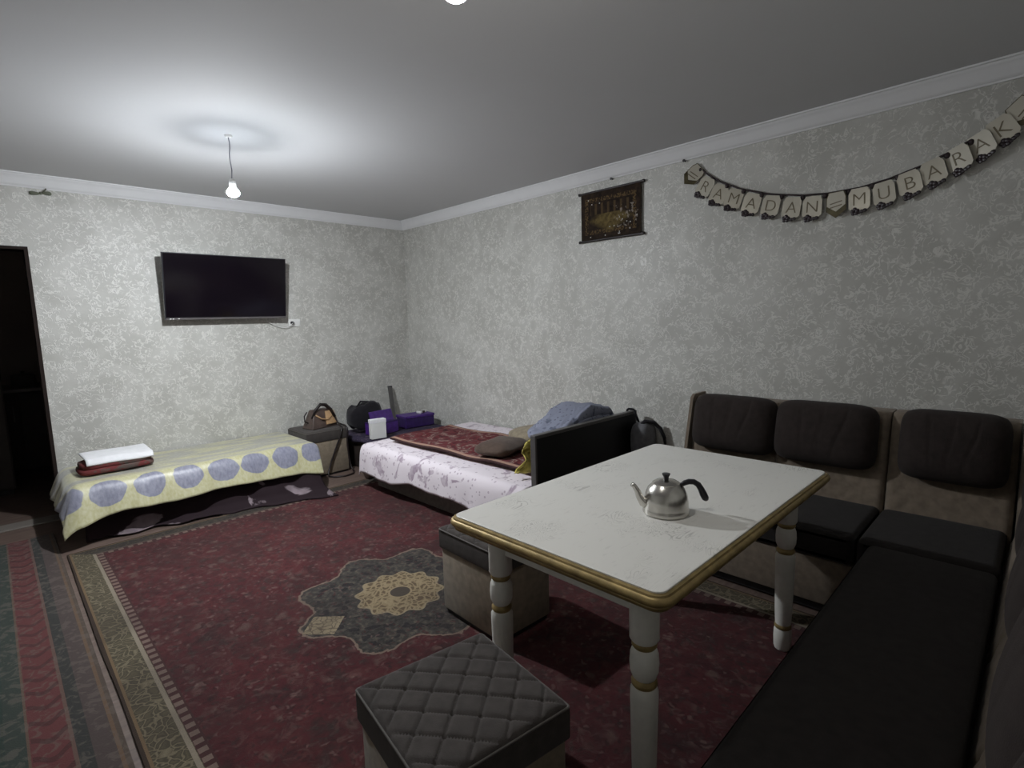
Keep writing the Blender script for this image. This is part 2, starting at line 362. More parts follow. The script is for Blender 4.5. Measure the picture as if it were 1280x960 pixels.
# ------------------------------------------------------------------ room shell
XL, YF, H = -5.3, -5.52, 2.53
DX0, DX1, DH = -4.06, -3.178, 2.03           # doorway in the television wall
S('floor', MB().box(XL-.2, .2, YF-.2, .15, -.1, 0), 'floor')
wb = MB(); wb.box(DX1, .15, 0, .16, 0, H); wb.box(XL, DX0, 0, .16, 0, H); wb.box(DX0, DX1, 0, .16, DH, H)
S('wall_back', wb, 'wallpaper')
S('wall_right', MB().box(0, .15, YF, 0, 0, H), 'wallpaper')
S('wall_front', MB().box(XL, .15, YF-.15, YF, 0, H), 'wallpaper')
S('wall_left', MB().box(XL-.15, XL, YF, .16, 0, H), 'wallpaper')
S('ceiling', MB().box(XL-.15, .15, YF-.15, .16, H, H+.1), 'ceiling')
# cornice: cove profile swept along each wall
prof = [(0, 0), (.010, 0), (.014, .008), (.020, .010), (.030, .022), (.046, .050), (.060, .066), (.066, .070), (.070, .078), (.080, .080), (.082, .088), (0, .088)]
zc = H-.0885
def cornice(name, fn, L0, L1):
    S(name, MB().prism(prof, fn, L0, L1), 'cornice', True)
cornice('trim_1', lambda a, b, t: (t, -a-.0005, zc+b), XL+.001, -.001)
cornice('trim_2', lambda a, b, t: (-a-.0005, t, zc+b), YF+.001, -.001)
cornice('trim_3', lambda a, b, t: (t, YF+.0005+a, zc+b), XL+.001, -.001)
cornice('trim_4', lambda a, b, t: (XL+.0005+a, t, zc+b), YF+.001, -.001)
# dark lining of the doorway
jm = MB(); jm.box(DX1-.022, DX1-.0005, -.003, .163, 0.001, DH-.0005); jm.box(DX0+.0005, DX0+.022, -.003, .163, .001, DH-.0005); jm.box(DX0+.022, DX1-.022, -.003, .163, DH-.022, DH-.0005)
S('trim_5', jm, 'jamb')
S('trim_6', MB().box(DX0+.022, DX1-.022, .0, .16, .0005, .012, .004), 'countertop')
# room beyond the doorway
S('floor_hall', MB().box(-4.9, -2.2, .16, 2.6, -.1, 0), 'floor')
S('wall_hall_back', MB().box(-4.9, -2.2, 2.6, 2.7, 0, H), 'hall_wall')
S('wall_hall_left', MB().box(-5.0, -4.9, .16, 2.7, 0, H), 'hall_wall')
S('wall_hall_right', MB().box(-2.2, -2.1, .16, 2.7, 0, H), 'hall_wall')
S('ceiling_hall', MB().box(-5.0, -2.1, .16, 2.7, H, H+.1), 'hall_wall')
k = thing('kitchen_counter', 'dark low cabinet with pale worktop standing in the unlit room through the doorway', 'cabinet', (-3.3, 2.25, 0))
MB().box(-.95, .95, -.30, .33, .06, .84).build('body', 'counter', k); MB().box(-.93, .93, -.26, .33, 0, .06).build('plinth', 'plinth', k)
MB().box(-.97, .97, -.35, .34, .84, .875, .006).build('worktop', 'countertop', k)
for i in range(4):
    d = MB().box(-.94+i*.475, -.94+i*.475+.455, -.318, -.30, .09, .82, .004).build('door', 'counter', k)
    MB().box(-.52+i*.475, -.51+i*.475, -.338, -.318, .55, .70, .003).build('handle', 'tv_trim', d)
po = thing('cooking_pot', 'small dark pot on the worktop in the unlit room', 'pot', (-3.23, 2.1, .876))
MB().lathe([(.0, 0), (.085, 0), (.095, .02), (.095, .11), (.098, .115), (.0, .115)], 24, cap=False).build('body', 'tv_trim', po, True)
MB().lathe([(.0, .116), (.096, .116), (.06, .135), (.015, .142), (.018, .160), (.0, .162)], 24, cap=False).build('lid', 'tv_trim', po, True)
k = thing('tall_cupboard', 'tall dark cupboard just visible at the far side of the doorway', 'cupboard', (-3.85, 1.45, 0))
MB().box(-.42, .45, -.28, .28, .05, 1.75, .006).build('body', 'counter', k); MB().box(-.40, .43, -.25, .26, 0, .05).build('plinth', 'plinth', k)
for sx in (-.41, .02):
    d = MB().box(sx, sx+.42, -.30, -.281, .07, 1.73, .004).build('door', 'counter', k); MB().box(.0 if sx < 0 else .03, .012 if sx < 0 else .042, -.318, -.30, .8, 1.0, .003).build('handle', 'tv_trim', d)
# ------------------------------------------------------------------ carpets
RX, RY, RHX, RHY = -2.05, -2.87, 1.19, 1.985
M['rug'] = rugmat(RHX, RHY)
def mat_mesh(hx, hy, th, wob):
    def f(u, v):
        x, y = (u*2-1)*hx, (v*2-1)*hy
        return (x+wob*mnoise.noise((y*2, 3, x*.3)), y+wob*mnoise.noise((x*2, 9, y*.3)), th+.0015*mnoise.noise((x*3, y*3, 1)))
    m = MB(); m.grid(f, 30, 44); nu, nv = 30, 44
    edge = [i for i in range(nu+1)]+[j*(nu+1)+nu for j in range(1, nv+1)]+[nv*(nu+1)+i for i in range(nu-1, -1, -1)]+[j*(nu+1) for j in range(nv-1, 0, -1)]
    top = [m.v[i] for i in edge]; n = len(top)
    m.add([(p[0], p[1], p[2]) for p in top]+[(p[0], p[1], .0008) for p in top], [(i, n+i, n+(i+1) % n, (i+1) % n) for i in range(n)]+[list(range(n, 2*n))[::-1]])
    return m
o = mat_mesh(RHX, RHY, .010, .006).build('rug', 'rug'); o.location = (RX, RY, 0)
tag(o, 'large red patterned rug with a grey medallion and tan border lying in mid room', 'rug')
def runner_fn(u, v):
    return 0
rm = MB(); rm.box(-.86, 0, -4.4, 0, .0008, .008, .003)
o = rm.build('runner_carpet', 'runner'); o.location = (-3.262, -.33, 0)
tag(o, 'striped dark green and red runner carpet beside the tan border of the big rug', 'carpet')
# ------------------------------------------------------------------ bulbs
def pendant(x, y, zb, mat, label):
    t = thing('pendant_bulb', label, 'lamp', (x, y, H), 0, 'bare bulbs on the ceiling')
    MB().lathe([(.0, -.012), (.016, -.012), (.022, -.004), (.022, -.0005), (.0, -.0005)], 20, cap=False).build('ceiling_cap', 'white_plastic', t, True)
    pts = [(.004*math.sin(i*1.3), .003*math.cos(i), -.01-(H-zb-.075)*i/8) for i in range(9)]
    MB().tube(pts, .0028, 6).build('cord', 'cable', t, 'all')
    b = zb-H
    MB().lathe([(.0, .080), (.008, .080), (.016, .072), (.019, .060), (.019, .030), (.0, .030)], 20, (0, 0, b), False).build('socket', 'white_plastic', t, True)
    # LED bulb: bright diffuser cap, faintly glowing shoulder, opaque neck
    cap = [(.0373*math.sin(math.radians(q)), (.0373*math.cos(math.radians(71)))-.0373*math.cos(math.radians(q))) for q in (0, 14, 28, 42, 56, 71)]
    MB().lathe([(.0, .040), (.017, .040), (.021, .026), (.0, .026)], 24, (0, 0, b), False).build('bulb_neck', 'white_plastic', t, True)
    MB().lathe([(.0, .0259), (.021, .0259), (.030, .014), (.036, .0005), (.0, .0005)], 24, (0, 0, b), False).build('bulb_shoulder', mat+'s', t, 'all')
    MB().lathe(cap+[(.0, 0)], 24, (0, 0, b), False).build('bulb_dome', mat, t, 'all')
pendant(-2.331, -1.737, 2.205, 'bulb1', 'bare glowing bulb hanging from its cord in front of the television')
pendant(-2.565, -4.118, 2.212, 'bulb2', 'bare dim bulb hanging from the ceiling above the quilted pouf and table')
# ------------------------------------------------------------------ television, outlet, bow, nails
TVX0, TVX1 = -2.403, -1.425
tvt = thing('television', 'flat black television tilted forward on the papered wall', 'television', (0, 0, 0))
def tilt(p):  # z from 0..h along the screen, y depth from the screen front (0) backwards
    a = math.radians(9.5); return ((p[0]), -.110-math.sin(a)*p[2]+p[1]*math.cos(a), 1.490+math.cos(a)*p[2]+p[1]*math.sin(a))
MB().box(TVX0, TVX1, 0, .028, 0, .543, .004, fn=tilt).build('housing', 'black_plastic', tvt)
MB().box(TVX0+.008, TVX1-.008, -.002, .0, .022, .536, fn=tilt).build('screen', 'screen', tvt)
MB().box(TVX0+.004, TVX1-.004, -.003, .0, .002, .016, fn=tilt).build('bottom_bezel', 'tv_trim', tvt)
MB().box(TVX0+.25, TVX1-.25, .028, .045, .1, .42, .004, fn=tilt).build('rear_hump', 'black_plastic', tvt)
br = MB(); br.box(-2.05, -1.75, -.012, -.001, 1.60, 1.90)
for x in (-2.0, -1.8): br.tube([(x, -.01, 1.86), (x, -.125, 1.84)], .01, 6); br.tube([(x, -.01, 1.65), (x, -.09, 1.64)], .01, 6)
br.build('wall_bracket', 'nail', tvt)
for dx in (.03, .05, .09): MB().box(TVX0+dx, TVX0+dx+.012, -.006, -.003, .004, .012, fn=tilt).build('status_light', 'white_plastic', tvt)
so = thing('wall_outlet', 'white double wall outlet with a black plug beside the television', 'outlet', (-1.305, -.0005, 1.443))
MB().box(-.06, .055, -.010, 0, -.036, .036, .004).build('plate', 'white_plastic', so)
for x in (-.030, .026): MB().lathe([(.0, 0), (.019, 0), (.021, .005), (.0, .005)], 18, cap=False).build('socket_ring', 'white_plastic', so, True); so.children[-1].rotation_euler.x = math.pi/2; so.children[-1].location = (x, -.0095, 0)
pg = MB().lathe([(.0, 0), (.016, 0), (.014, .022), (.008, .034), (.0, .034)], 16, cap=False).build('plug', 'black_plastic', so, True); pg.rotation_euler.x = math.pi/2; pg.location = (-.030, -.015, 0)
o = MB().tube([(-.03, -.048, 0), (-.05, -.05, -.012), (-.09, -.03, -.045), (-.14, -.02, -.040), (-.20, -.02, -.02), (-.26, -.02, .02)], .0035, 6).build('power_lead', 'white_plastic', so, 'all')
bw = thing('ribbon_bow', 'small olive ribbon bow pinned under the cornice near the doorway', 'bow', (-3.07, -.004, 2.412))
for s in (-1, 1):
    MB().pad((s*.032, -.008, .004*s), (.030, .007, .018), .8, (14, 8), lambda p, s=s: Vector((p.x, p.y, p.z*(.45+.55*abs(p.x*s+1)/2)))).build('loop', 'ribbon_green', bw, 'all')
MB().pad((0, -.009, 0), (.009, .008, .010), .8, (10, 6)).build('knot', 'ribbon_green', bw, 'all')
MB().tube([(.012, -.010, .004), (.028, -.012, .025), (.033, -.010, .036)], .004, 6).build('tail', 'ribbon_green', bw, 'all')
for (y, z, lb) in ((-2.81, 2.437, 'dark nail in the wall just above the woven picture'), (-3.392, 2.437, 'dark nail in the wall above the left end of the letter garland')):
    o = MB().tube([(0, 0, 0), (-.02, 0, .002), (-.022, 0, .002), (-.024, 0, .002)], [.004, .004, .010, .010], 8).build('wall_nail', 'nail'); o.location = (-.0002, y, z); tag(o, lb, 'nail')
# ------------------------------------------------------------------ woven picture
tp = thing('woven_picture', 'dark brown and gold woven picture hanging between two rods', 'picture', (-.018, -2.797, 2.190))
tp.rotation_euler.x = 0
MB().box(-.004, .004, -.268, .268, -.178, .178).build('picture_panel', 'tapestry', tp)
for z, l in ((.182, .292), (-.182, .292)):
    MB().tube([(0, -l, z), (0, -l+.012, z), (0, -l+.013, z), (0, l-.013, z), (0, l-.012, z), (0, l, z)], [.012, .012, .0085, .0085, .012, .012], 10).build('rod', 'leather_black', tp, True)
rnd = random.Random(3)
for i in range(16):
    yy, zz = (rnd.uniform(-.24, .0), rnd.uniform(-.165, -.02)) if i < 11 else (rnd.uniform(-.05, .25), rnd.choice((-.155, -.14, .125, .09)))
    MB().pad((-.006, yy, zz), (.003, .0045, .0045), 1, (8, 5)).build('bead', 'white_plastic', tp, 'all')
# ------------------------------------------------------------------ letter garland
cards = [(-3.465, 2.330), (-3.544, 2.235), (-3.636, 2.172), (-3.735, 2.126), (-3.844, 2.078), (-3.958, 2.045), (-4.076, 2.014), (-4.187, 2.000), (-4.308, 2.003), (-4.418, 2.003), (-4.530, 2.015), (-4.638, 2.045), (-4.733, 2.082), (-4.826, 2.124), (-4.906, 2.168), (-4.978, 2.220), (-5.048, 2.285)]
text = '=RAMADAN=MUBARAK='
ga = thing('letter_garland', 'gilt card garland spelling RAMADAN MUBARAK strung on a dark ribbon', 'garland', (0, 0, 0))
sp = [(-3.40, 2.412), (-3.475, 2.400), (-3.542, 2.330), (-3.639, 2.257), (-3.768, 2.188), (-3.937, 2.126), (-4.116, 2.086), (-4.261, 2.071), (-4.415, 2.073), (-4.54, 2.092), (-4.673, 2.128), (-4.781, 2.168), (-4.868, 2.210), (-4.936, 2.255), (-5.0, 2.312), (-5.07, 2.385)]
MB().tube([(-.012, y, z) for y, z in sp[1:]], .006, 6, 1.0).build('ribbon', 'string', ga, 'all')
def letter_mesh(ch):
    cu = bpy.data.curves.new('glyph', 'FONT'); cu.body = ch; cu.align_x = 'CENTER'; cu.align_y = 'CENTER'; cu.size = .092; cu.offset = -.0012; cu.extrude = .0006; cu.space_character = 1
    to = bpy.data.objects.new('glyph', cu); COL.objects.link(to); bpy.context.view_layer.update()
    me = bpy.data.meshes.new_from_object(to.evaluated_get(bpy.context.evaluated_depsgraph_get())); bpy.data.objects.remove(to); return me
glyph = {}
cw, chh = .050, .066
oct_ = [(-cw*.72, chh), (cw*.72, chh), (cw, chh*.62), (cw, -chh*.55), (cw*.45, -chh), (-cw*.45, -chh), (-cw, -chh*.55), (-cw, chh*.62)]
hexa = [(-cw*.75, chh), (cw*.75, chh), (cw, chh*.55), (cw, -chh*.55), (0, -chh*1.15), (-cw, -chh*.55), (-cw, chh*.55)]
hexin = [(-cw*.7, chh*.95), (cw*.7, chh*.95), (cw*.92, chh*.5), (cw*.92, -chh*.12), (0, -chh*.62), (-cw*.92, -chh*.12), (-cw*.92, chh*.5)]
yaws = [.35, .1, .35, .4, .35, .12, .05, .05, -.1, 0, -.15, -.12, -.18, -.4, -.45, -.2, -.2]
for i, ((y, z), ch) in enumerate(zip(cards, text)):
    y0, z0 = cards[max(i-1, 0)]; y1, z1 = cards[min(i+1, 16)]
    sl = math.atan2(z1-z0, -(y1-y0))          # along the wall to the viewer's right
    if ch != '=': sl *= .75
    root = MB().prism(oct_ if ch != '=' else hexa, lambda a, b, t: (t, -a, b), -.0012, .0012).build('card', 'card' if ch != '=' else 'card_dark', ga)
    root.location = (-.030, y, z); root.rotation_euler = (-sl, 0, yaws[i]*.8)
    if ch == '=':
        MB().prism(hexin, lambda a, b, t: (t, -a, b), -.0026, -.0013).build('card_face', 'card', root)
        for dz in (.004, -.016): MB().box(-.0036, -.0027, -.030, .030, dz, dz+.006, fn=lambda p: (p[0], p[1], p[2]-p[1]*.18)).build('stripe', 'letter', root)
    else:
        if ch not in glyph: glyph[ch] = letter_mesh(ch); glyph[ch].materials.clear(); glyph[ch].materials.append(M['letter'])
        lo = bpy.data.objects.new('letter', glyph[ch]); COL.objects.link(lo); lo.parent = root
        lo.rotation_euler = (math.pi/2, 0, -math.pi/2); lo.location = (-.0022, 0, .004)
        fl = MB()
        for k in range(5):
            a = math.pi/2+2*math.pi*k/5; fl.pad((-.004, .020-.012*math.cos(a)*1.0, -.056+.012*math.sin(a)), (.003, .011, .011), .9, (8, 5))
        for k in range(3): fl.pad((-.003, .002-.014*k, -.062+.003*k), (.002, .011, .010), .9, (8, 5))
        fl.build('foil_flower', 'flower', root, 'all')
    if i < 16:
        tt = MB().pad((-.014, (y+cards[i+1][0])/2, 0), (.010, .014, .014), .8, (8, 6)).build('knot', 'string', ga, 'all')
        # knot sits on the ribbon
        ym = (y+cards[i+1][0])/2
        for (ya, za), (yb, zb) in zip(sp[:-1], sp[1:]):
            if yb <= ym <= ya: tt.location.z = za+(zb-za)*(ya-ym)/(ya-yb)-.012
# ------------------------------------------------------------------ dining table
TX, TY, TW, TL, TH = -1.757, -4.205, 1.348, .815, .7725
tb = thing('dining_table', 'white limed dining table with gold moulded edge and turned legs', 'table', (TX, TY, 0))
def rrect(hx, hy, r, n=6):
    p = []
    for cx, cy, a0 in ((hx-r, hy-r, 0), (-hx+r, hy-r, 90), (-hx+r, -hy+r, 180), (hx-r, -hy+r, 270)):
        for k in range(n+1):
            a = math.radians(a0+90*k/n); p.append((cx+r*math.cos(a), cy+r*math.sin(a)))
    return p
def loft(levels):   # levels: (inset, z)
    m = MB(); rings = [rrect(TW/2-i, TL/2-i, max(.05-i, .012)) for i, z in levels]; n = len(rings[0]); v = []; f = []
    for (i, z), rg in zip(levels, rings): v += [(a, b, z) for a, b in rg]
    for k in range(len(levels)-1):
        for j in range(n): f.append((k*n+j, k*n+(j+1) % n, (k+1)*n+(j+1) % n, (k+1)*n+j))
    f.append(list(range(n))[::-1]); f.append([(len(levels)-1)*n+j for j in range(n)]); return m.add(v, f)
loft([(.020, TH-.006), (.020, TH-.001), (.022, TH)]).build('top_panel', 'tabletop', tb)
loft([(.040, TH-.054), (.022, TH-.053), (.014, TH-.047), (.012, TH-.040), (.014, TH-.036), (.005, TH-.033), (0, TH-.026), (0, TH-.020), (.004, TH-.013), (.009, TH-.011), (.011, TH-.006), (.0205, TH-.0045)]).build('edge_moulding', 'gold', tb, True)
ax_, ay_ = TW/2-.13, TL/2-.13
for s in (-1, 1):
    MB().box(-ax_+.03, ax_-.03, s*ay_-.012, s*ay_+.012, TH-.135, TH-.0545, .002).build('apron', 'white_paint', tb)
    MB().box(s*ax_-.012, s*ax_+.012, -ay_+.03, ay_-.03, TH-.135, TH-.0545, .002).build('apron', 'white_paint', tb)
shaft_hi = [(.0, .562), (.040, .562), (.0455, .570), (.0455, .700), (.043, .725), (.043, TH-.0545), (0, TH-.0545)]
bead = [(.030, .452), (.036, .458), (.043, .475), (.045, .500), (.043, .525), (.037, .540), (.031, .545)]
shaft_lo = [(.0, .122), (.034, .122), (.038, .18), (.041, .30), (.0435, .40), (.043, .420), (.036, .432), (0, .432)]
foot = [(.0, .0125), (.034, .0125), (.038, .022), (.040, .060), (.039, .095), (.033, .104), (0, .104)]
rings = [[(.0, .540), (.030, .540), (.037, .549), (.037, .556), (.031, .565), (0, .565)], [(.0, .428), (.030, .428), (.038, .438), (.038, .446), (.029, .456), (0, .456)], [(.0, .100), (.030, .100), (.036, .108), (.036, .116), (.030, .126), (0, .126)]]
for sx in (-1, 1):
    for sy in (-1, 1):
        m = MB()
        for p in (shaft_hi, bead, shaft_lo, foot): m.lathe([(r_*.87, z_) for r_, z_ in p], 28, (0, 0, 0), False)
        l = m.build('leg', 'white_paint', tb, True); l.location = (sx*ax_, sy*ay_, 0)
        for rg in rings: MB().lathe([(r_*.92, z_) for r_, z_ in rg], 28, (0, 0, 0), False).build('gold_ring', 'gold', l, True)
# ------------------------------------------------------------------ kettle
KS = 1.0
kt = thing('kettle', 'stainless steel teakettle with black handle and lid knob on the white table', 'kettle', (-1.932, -4.338, TH+.0005), math.radians(-46))
MB().lathe([(0, 0), (.071, 0), (.074, .003), (.0745, .010), (.0725, .016), (.0715, .022), (.0705, .042), (.067, .064), (.058, .084), (.043, .0985), (0, .0985)], 40, cap=False).build('body', 'steel', kt, True)
ld = MB().lathe([(0, .098), (.043, .098), (.044, .101), (.034, .107), (.015, .112), (0, .113)], 36, cap=False).build('lid', 'steel', kt, True)
MB().lathe([(0, .111), (.008, .111), (.008, .119), (.013, .128), (.013, .131), (0, .132)], 20, cap=False).build('knob', 'black_plastic', ld, True)
MB().tube([(-.055, 0, .030), (-.074, 0, .038), (-.086, 0, .055), (-.094, 0, .075), (-.104, 0, .092), (-.112, 0, .097)], [.020, .017, .012, .0095, .008, .0075], 14).build('spout', 'steel', kt, 'all')
hd = MB().tube([(.048, 0, .091), (.060, 0, .098), (.074, 0, .102), (.090, 0, .101), (.104, 0, .092), (.114, 0, .076), (.122, 0, .058), (.129, 0, .044), (.133, 0, .038)], [.007, .0085, .009, .009, .009, .0095, .011, .0105, .006], 12, 1.1).build('handle', 'black_plastic', kt, 'all')
MB().box(.040, .056, -.007, .007, .082, .094, .002).build('handle_bracket', 'steel', kt)
# ------------------------------------------------------------------ poufs
def lid_mesh(hx, hy, z0, z1, q, nq=72):
    def edge(t): return 1-max(0, (abs(t)-.90)/.10)**2
    def f(u, v):
        a, b = u*2-1, v*2-1; x, y = a*hx, b*hy
        e = max(0, edge(a))*max(0, edge(b)); h = 0
        if q:
            p1 = (x+y)/.105; p2 = (x-y)/.105
            g = lambda t: abs(t-round(t))*2
            h = -.007*(max(0, 1-g(p1)/.22)**1.5+max(0, 1-g(p2)/.22)**1.5)+.004*(1-abs(a)**4)*(1-abs(b)**4)
            h = max(h, -.008)
        k = math.sqrt(max(e, 0)); return (x, y, z1-.014*(1-k)+h*min(1, (1-max(abs(a), abs(b)))*14))
    m = MB(); m.grid(f, nq, nq)
    ring = [(-1+2*i/nq, -1) for i in range(nq)]+[(1, -1+2*i/nq) for i in range(nq)]+[(1-2*i/nq, 1) for i in range(nq)]+[(-1, 1-2*i/nq) for i in range(nq)]
    n = len(ring); lev = [(1.0, z1-.014), (1.006, z1-.03), (1.004, z0+.006), (.99, z0)]
    v = [(a*hx*s, b*hy*s, z) for s, z in lev for a, b in ring]
    fs = [(k*n+i, k*n+(i+1) % n, (k+1)*n+(i+1) % n, (k+1)*n+i) for k in range(3) for i in range(n)]+[[3*n+i for i in range(n)][::-1]]
    return m.add(v, fs)
def pouf(loc, rz, hx, hy, h, label, q=True):
    t = thing('pouf', label, 'pouf', loc, rz, 'upholstered poufs')
    MB().box(-hx+.006, hx-.006, -hy+.006, hy-.006, .018, h-.105, .010).build('body', 'pouf_body', t, True)
    MB().box(-hx+.018, hx-.018, -hy+.018, hy-.018, .0, .018).build('plinth', 'plinth', t)
    l = lid_mesh(hx, hy, h-.105, h, q).build('padded_lid', 'pouf_lid', t, True)
    zz = h-.014; r = rrect(hx*1.003, hy*1.003, .006, 2); r.append(r[0])
    MB().tube([(a, b, zz) for a, b in r], .0035, 6).build('piping', 'pouf_seam', l, 'all')
    return t
pouf((-2.67, -4.15, .0125), math.radians(-8), .205, .205, .425, 'brown pouf with quilted lid standing clear of the table on the rug')
pouf((-1.855, -3.405, .0125), math.radians(-2), .165, .212, .43, 'brown topped beige pouf pushed under the edge of the white table')
pouf((-1.275, -.285, 0), 0, .205, .205, .44, 'brown topped beige pouf carrying a handbag against the papered wall', False)
# ------------------------------------------------------------------ sofas
def headrest(parent, c, half, axis):
    # half = (along, depth, height); axis 'y' faces -x, 'x' faces +y
    hx, hy, hz = half
    def surf(side):
        def f(u, v):
            p, q = u*2-1, v*2-1; p = math.copysign(1-(1-abs(p))**1.5, p); q = math.copysign(1-(1-abs(q))**1.5, q)
            t = (1-abs(p)**5)**.5*(1-abs(q)**5)**.5 if abs(p) < 1 and abs(q) < 1 else 0
            x = p*hx*(1-.10*abs(q)**6); z = q*hz*(1-.12*abs(p)**6)
            y = side*hy*t*(1 if side < 0 else .8)
            if side < 0:
                y -= .018*(1-p*p)*(1-q*q); cr = 0
                for k in (-.42, 0, .42):
                    d = abs(p-k*(1.15-.55*(1-q)*.5)-.04*math.sin(q*3)); cr = max(cr, math.exp(-(d/.022)**2))
                y += .007*cr*t*min(1, (q+1.05))
            return (x, y, z)
        return f
    m = MB().grid(surf(-1), 64, 40); m.grid(surf(1), 64, 40)
    # pad local: x along, y depth (front = -y), z up ; lean back
    a = math.radians(-12); ca, sa = math.cos(a), math.sin(a)
    m.v = [(x, y*ca-z*sa, y*sa+z*ca) for x, y, z in m.v]
    if axis == 'y': m.v = [(c[0]+y, c[1]-x, c[2]+z) for x, y, z in m.v]
    else: m.v = [(c[0]+x, c[1]-y, c[2]+z) for x, y, z in m.v]
    return m.build('headrest', 'brown_fab', parent, 'all')
def backslab(parent, u0, u1, axis, quilt=True, lean=.10):
    # section: front foot, front top, back; u along, front measured from the wall
    def f(u, v):
        x = u0+(u1-u0)*u; z = .30+.585*v; dpt = .315-lean*v
        g = 0
        if quilt and v < .62:
            s = (x+z*.9)/.085; t = (x-z*.9)/.085; q = lambda w_: abs(w_-round(w_))*2
            g = .006*max(max(0, 1-q(s)/.25), max(0, 1-q(t)/.25))
        e = min(u, 1-u)*abs(u1-u0); ed = max(0, 1-e/.025); dpt -= g+.02*ed*ed
        if v > .93: dpt -= .03*((v-.93)/.07)**2
        return (x, dpt, z)
    nu, nv = max(20, int(abs(u1-u0)/.012)), 44
    m = MB(); m.grid(f, nu, nv); g = m.v[:]; k = len(g)
    top = [g[nv*(nu+1)+i] for i in range(nu+1)]
    m.add(top+[(p[0], .045, p[2]) for p in top]+[(p[0], .045, .30) for p in top]+[g[i] for i in range(nu+1)], [(r*(nu+1)+i, r*(nu+1)+i+1, (r+1)*(nu+1)+i+1, (r+1)*(nu+1)+i) for r in range(3) for i in range(nu)])
    for side in (0, nu):
        col = [g[j*(nu+1)+side] for j in range(nv+1)]
        m.add(col+[(p[0], .045, p[2]) for p in col], [(j, j+1, nv+1+j+1, nv+1+j) for j in range(nv)])
    if axis == 'y': m.v = [(-d, x, z) for x, d, z in m.v]
    else: m.v = [(x, YF+.097+d, z) for x, d, z in m.v]
    return m.build('backrest', 'beige_fab', parent, True)
def seat(parent, x0, x1, y0, y1):
    def fn(co):
        u = (co.x-x0)/(x1-x0)*2-1; v = (co.y-y0)/(y1-y0)*2-1
        return (co.x, co.y, co.z+(.012*(1-u*u)*(1-v*v) if co.z > .36 else 0))
    bm = bmesh.new(); bmesh.ops.create_cube(bm, size=1)
    for v in bm.verts: v.co = Vector(((x0+x1)/2+v.co.x*(x1-x0), (y0+y1)/2+v.co.y*(y1-y0), .352+v.co.z*.136))
    bmesh.ops.subdivide_edges(bm, edges=list(bm.edges), cuts=7, use_grid_fill=True)
    be = [e for e in bm.edges if len(e.link_faces) == 2 and e.calc_face_angle() > 1]
    bmesh.ops.bevel(bm, geom=be, offset=.028, segments=3, profile=.5, affect='EDGES')
    m = MB(); m._take(bm, fn); return m.build('seat_cushion', 'seat_fab', parent, True)
YS0, YS1, YS2 = -3.57, -4.648, -5.12
sf = thing('sofa', 'two seat brown and beige sofa against the wall behind the white table', 'sofa', (0, 0, 0))
MB().box(-.80, -.06, YS1+.01, YS0-.03, .0125, .06).build('plinth', 'plinth', sf)
MB().box(-.835, -.05, YS1+.004, YS0-.012, .06, .283, .012).build('base', 'beige_fab', sf, True)
MB().box(-.80, -.05, YS0-.014, YS0, .05, .42, .006).build('side_panel', 'beige_fab', sf, True)
MB().prism([(-.05, .30), (-.33, .30), (-.32, .52), (-.23, .88), (-.20, .90), (-.05, .90)], lambda a, b, t: (a, t, b), YS0-.016, YS0+.004).build('side_panel', 'beige_fab', sf)
ymid = (YS0+YS1)/2
seat(sf, -.85, -.315, ymid+.002, YS0-.016); seat(sf, -.85, -.315, YS1+.004, ymid-.002)
backslab(sf, YS1+.003, ymid-.002, 'y'); backslab(sf, ymid+.002, YS0-.02, 'y')
headrest(sf, (-.275, -3.868, .750), (.250, .085, .172), 'y'); headrest(sf, (-.275, -4.362, .755), (.248, .085, .172), 'y')
cs = thing('corner_sofa', 'long brown corner sofa running along the wall beside the white table', 'sofa', (0, 0, 0))
XE = -3.02
MB().box(XE+.04, -.10, YF+.10, -4.75, .0125, .06).build('plinth', 'plinth', cs)
MB().box(XE, -.05, YF+.055, -4.712, .06, .283, .012).build('base', 'beige_fab', cs, True)
seat(cs, -.848, -.315, -5.118, -4.652)
seat(cs, -3.0, -.852, -5.118, -4.70)
backslab(cs, YS2-.01, YS1-.004, 'y'); headrest(cs, (-.275, -4.902, .760), (.205, .088, .172), 'y')
MB().box(-.31, -.05, YF+.055, -5.14, .285, .885, .03, 3).build('corner_block', 'beige_fab', cs, True)
xs = [-.33, -.87, -1.41, -1.95, -2.49, -3.0]
for a, b in zip(xs[:-1], xs[1:]):
    backslab(cs, b+.003, a-.003, 'x', True, .17); headrest(cs, ((a+b)/2, -5.262, .755), (.250, .080, .172), 'x')
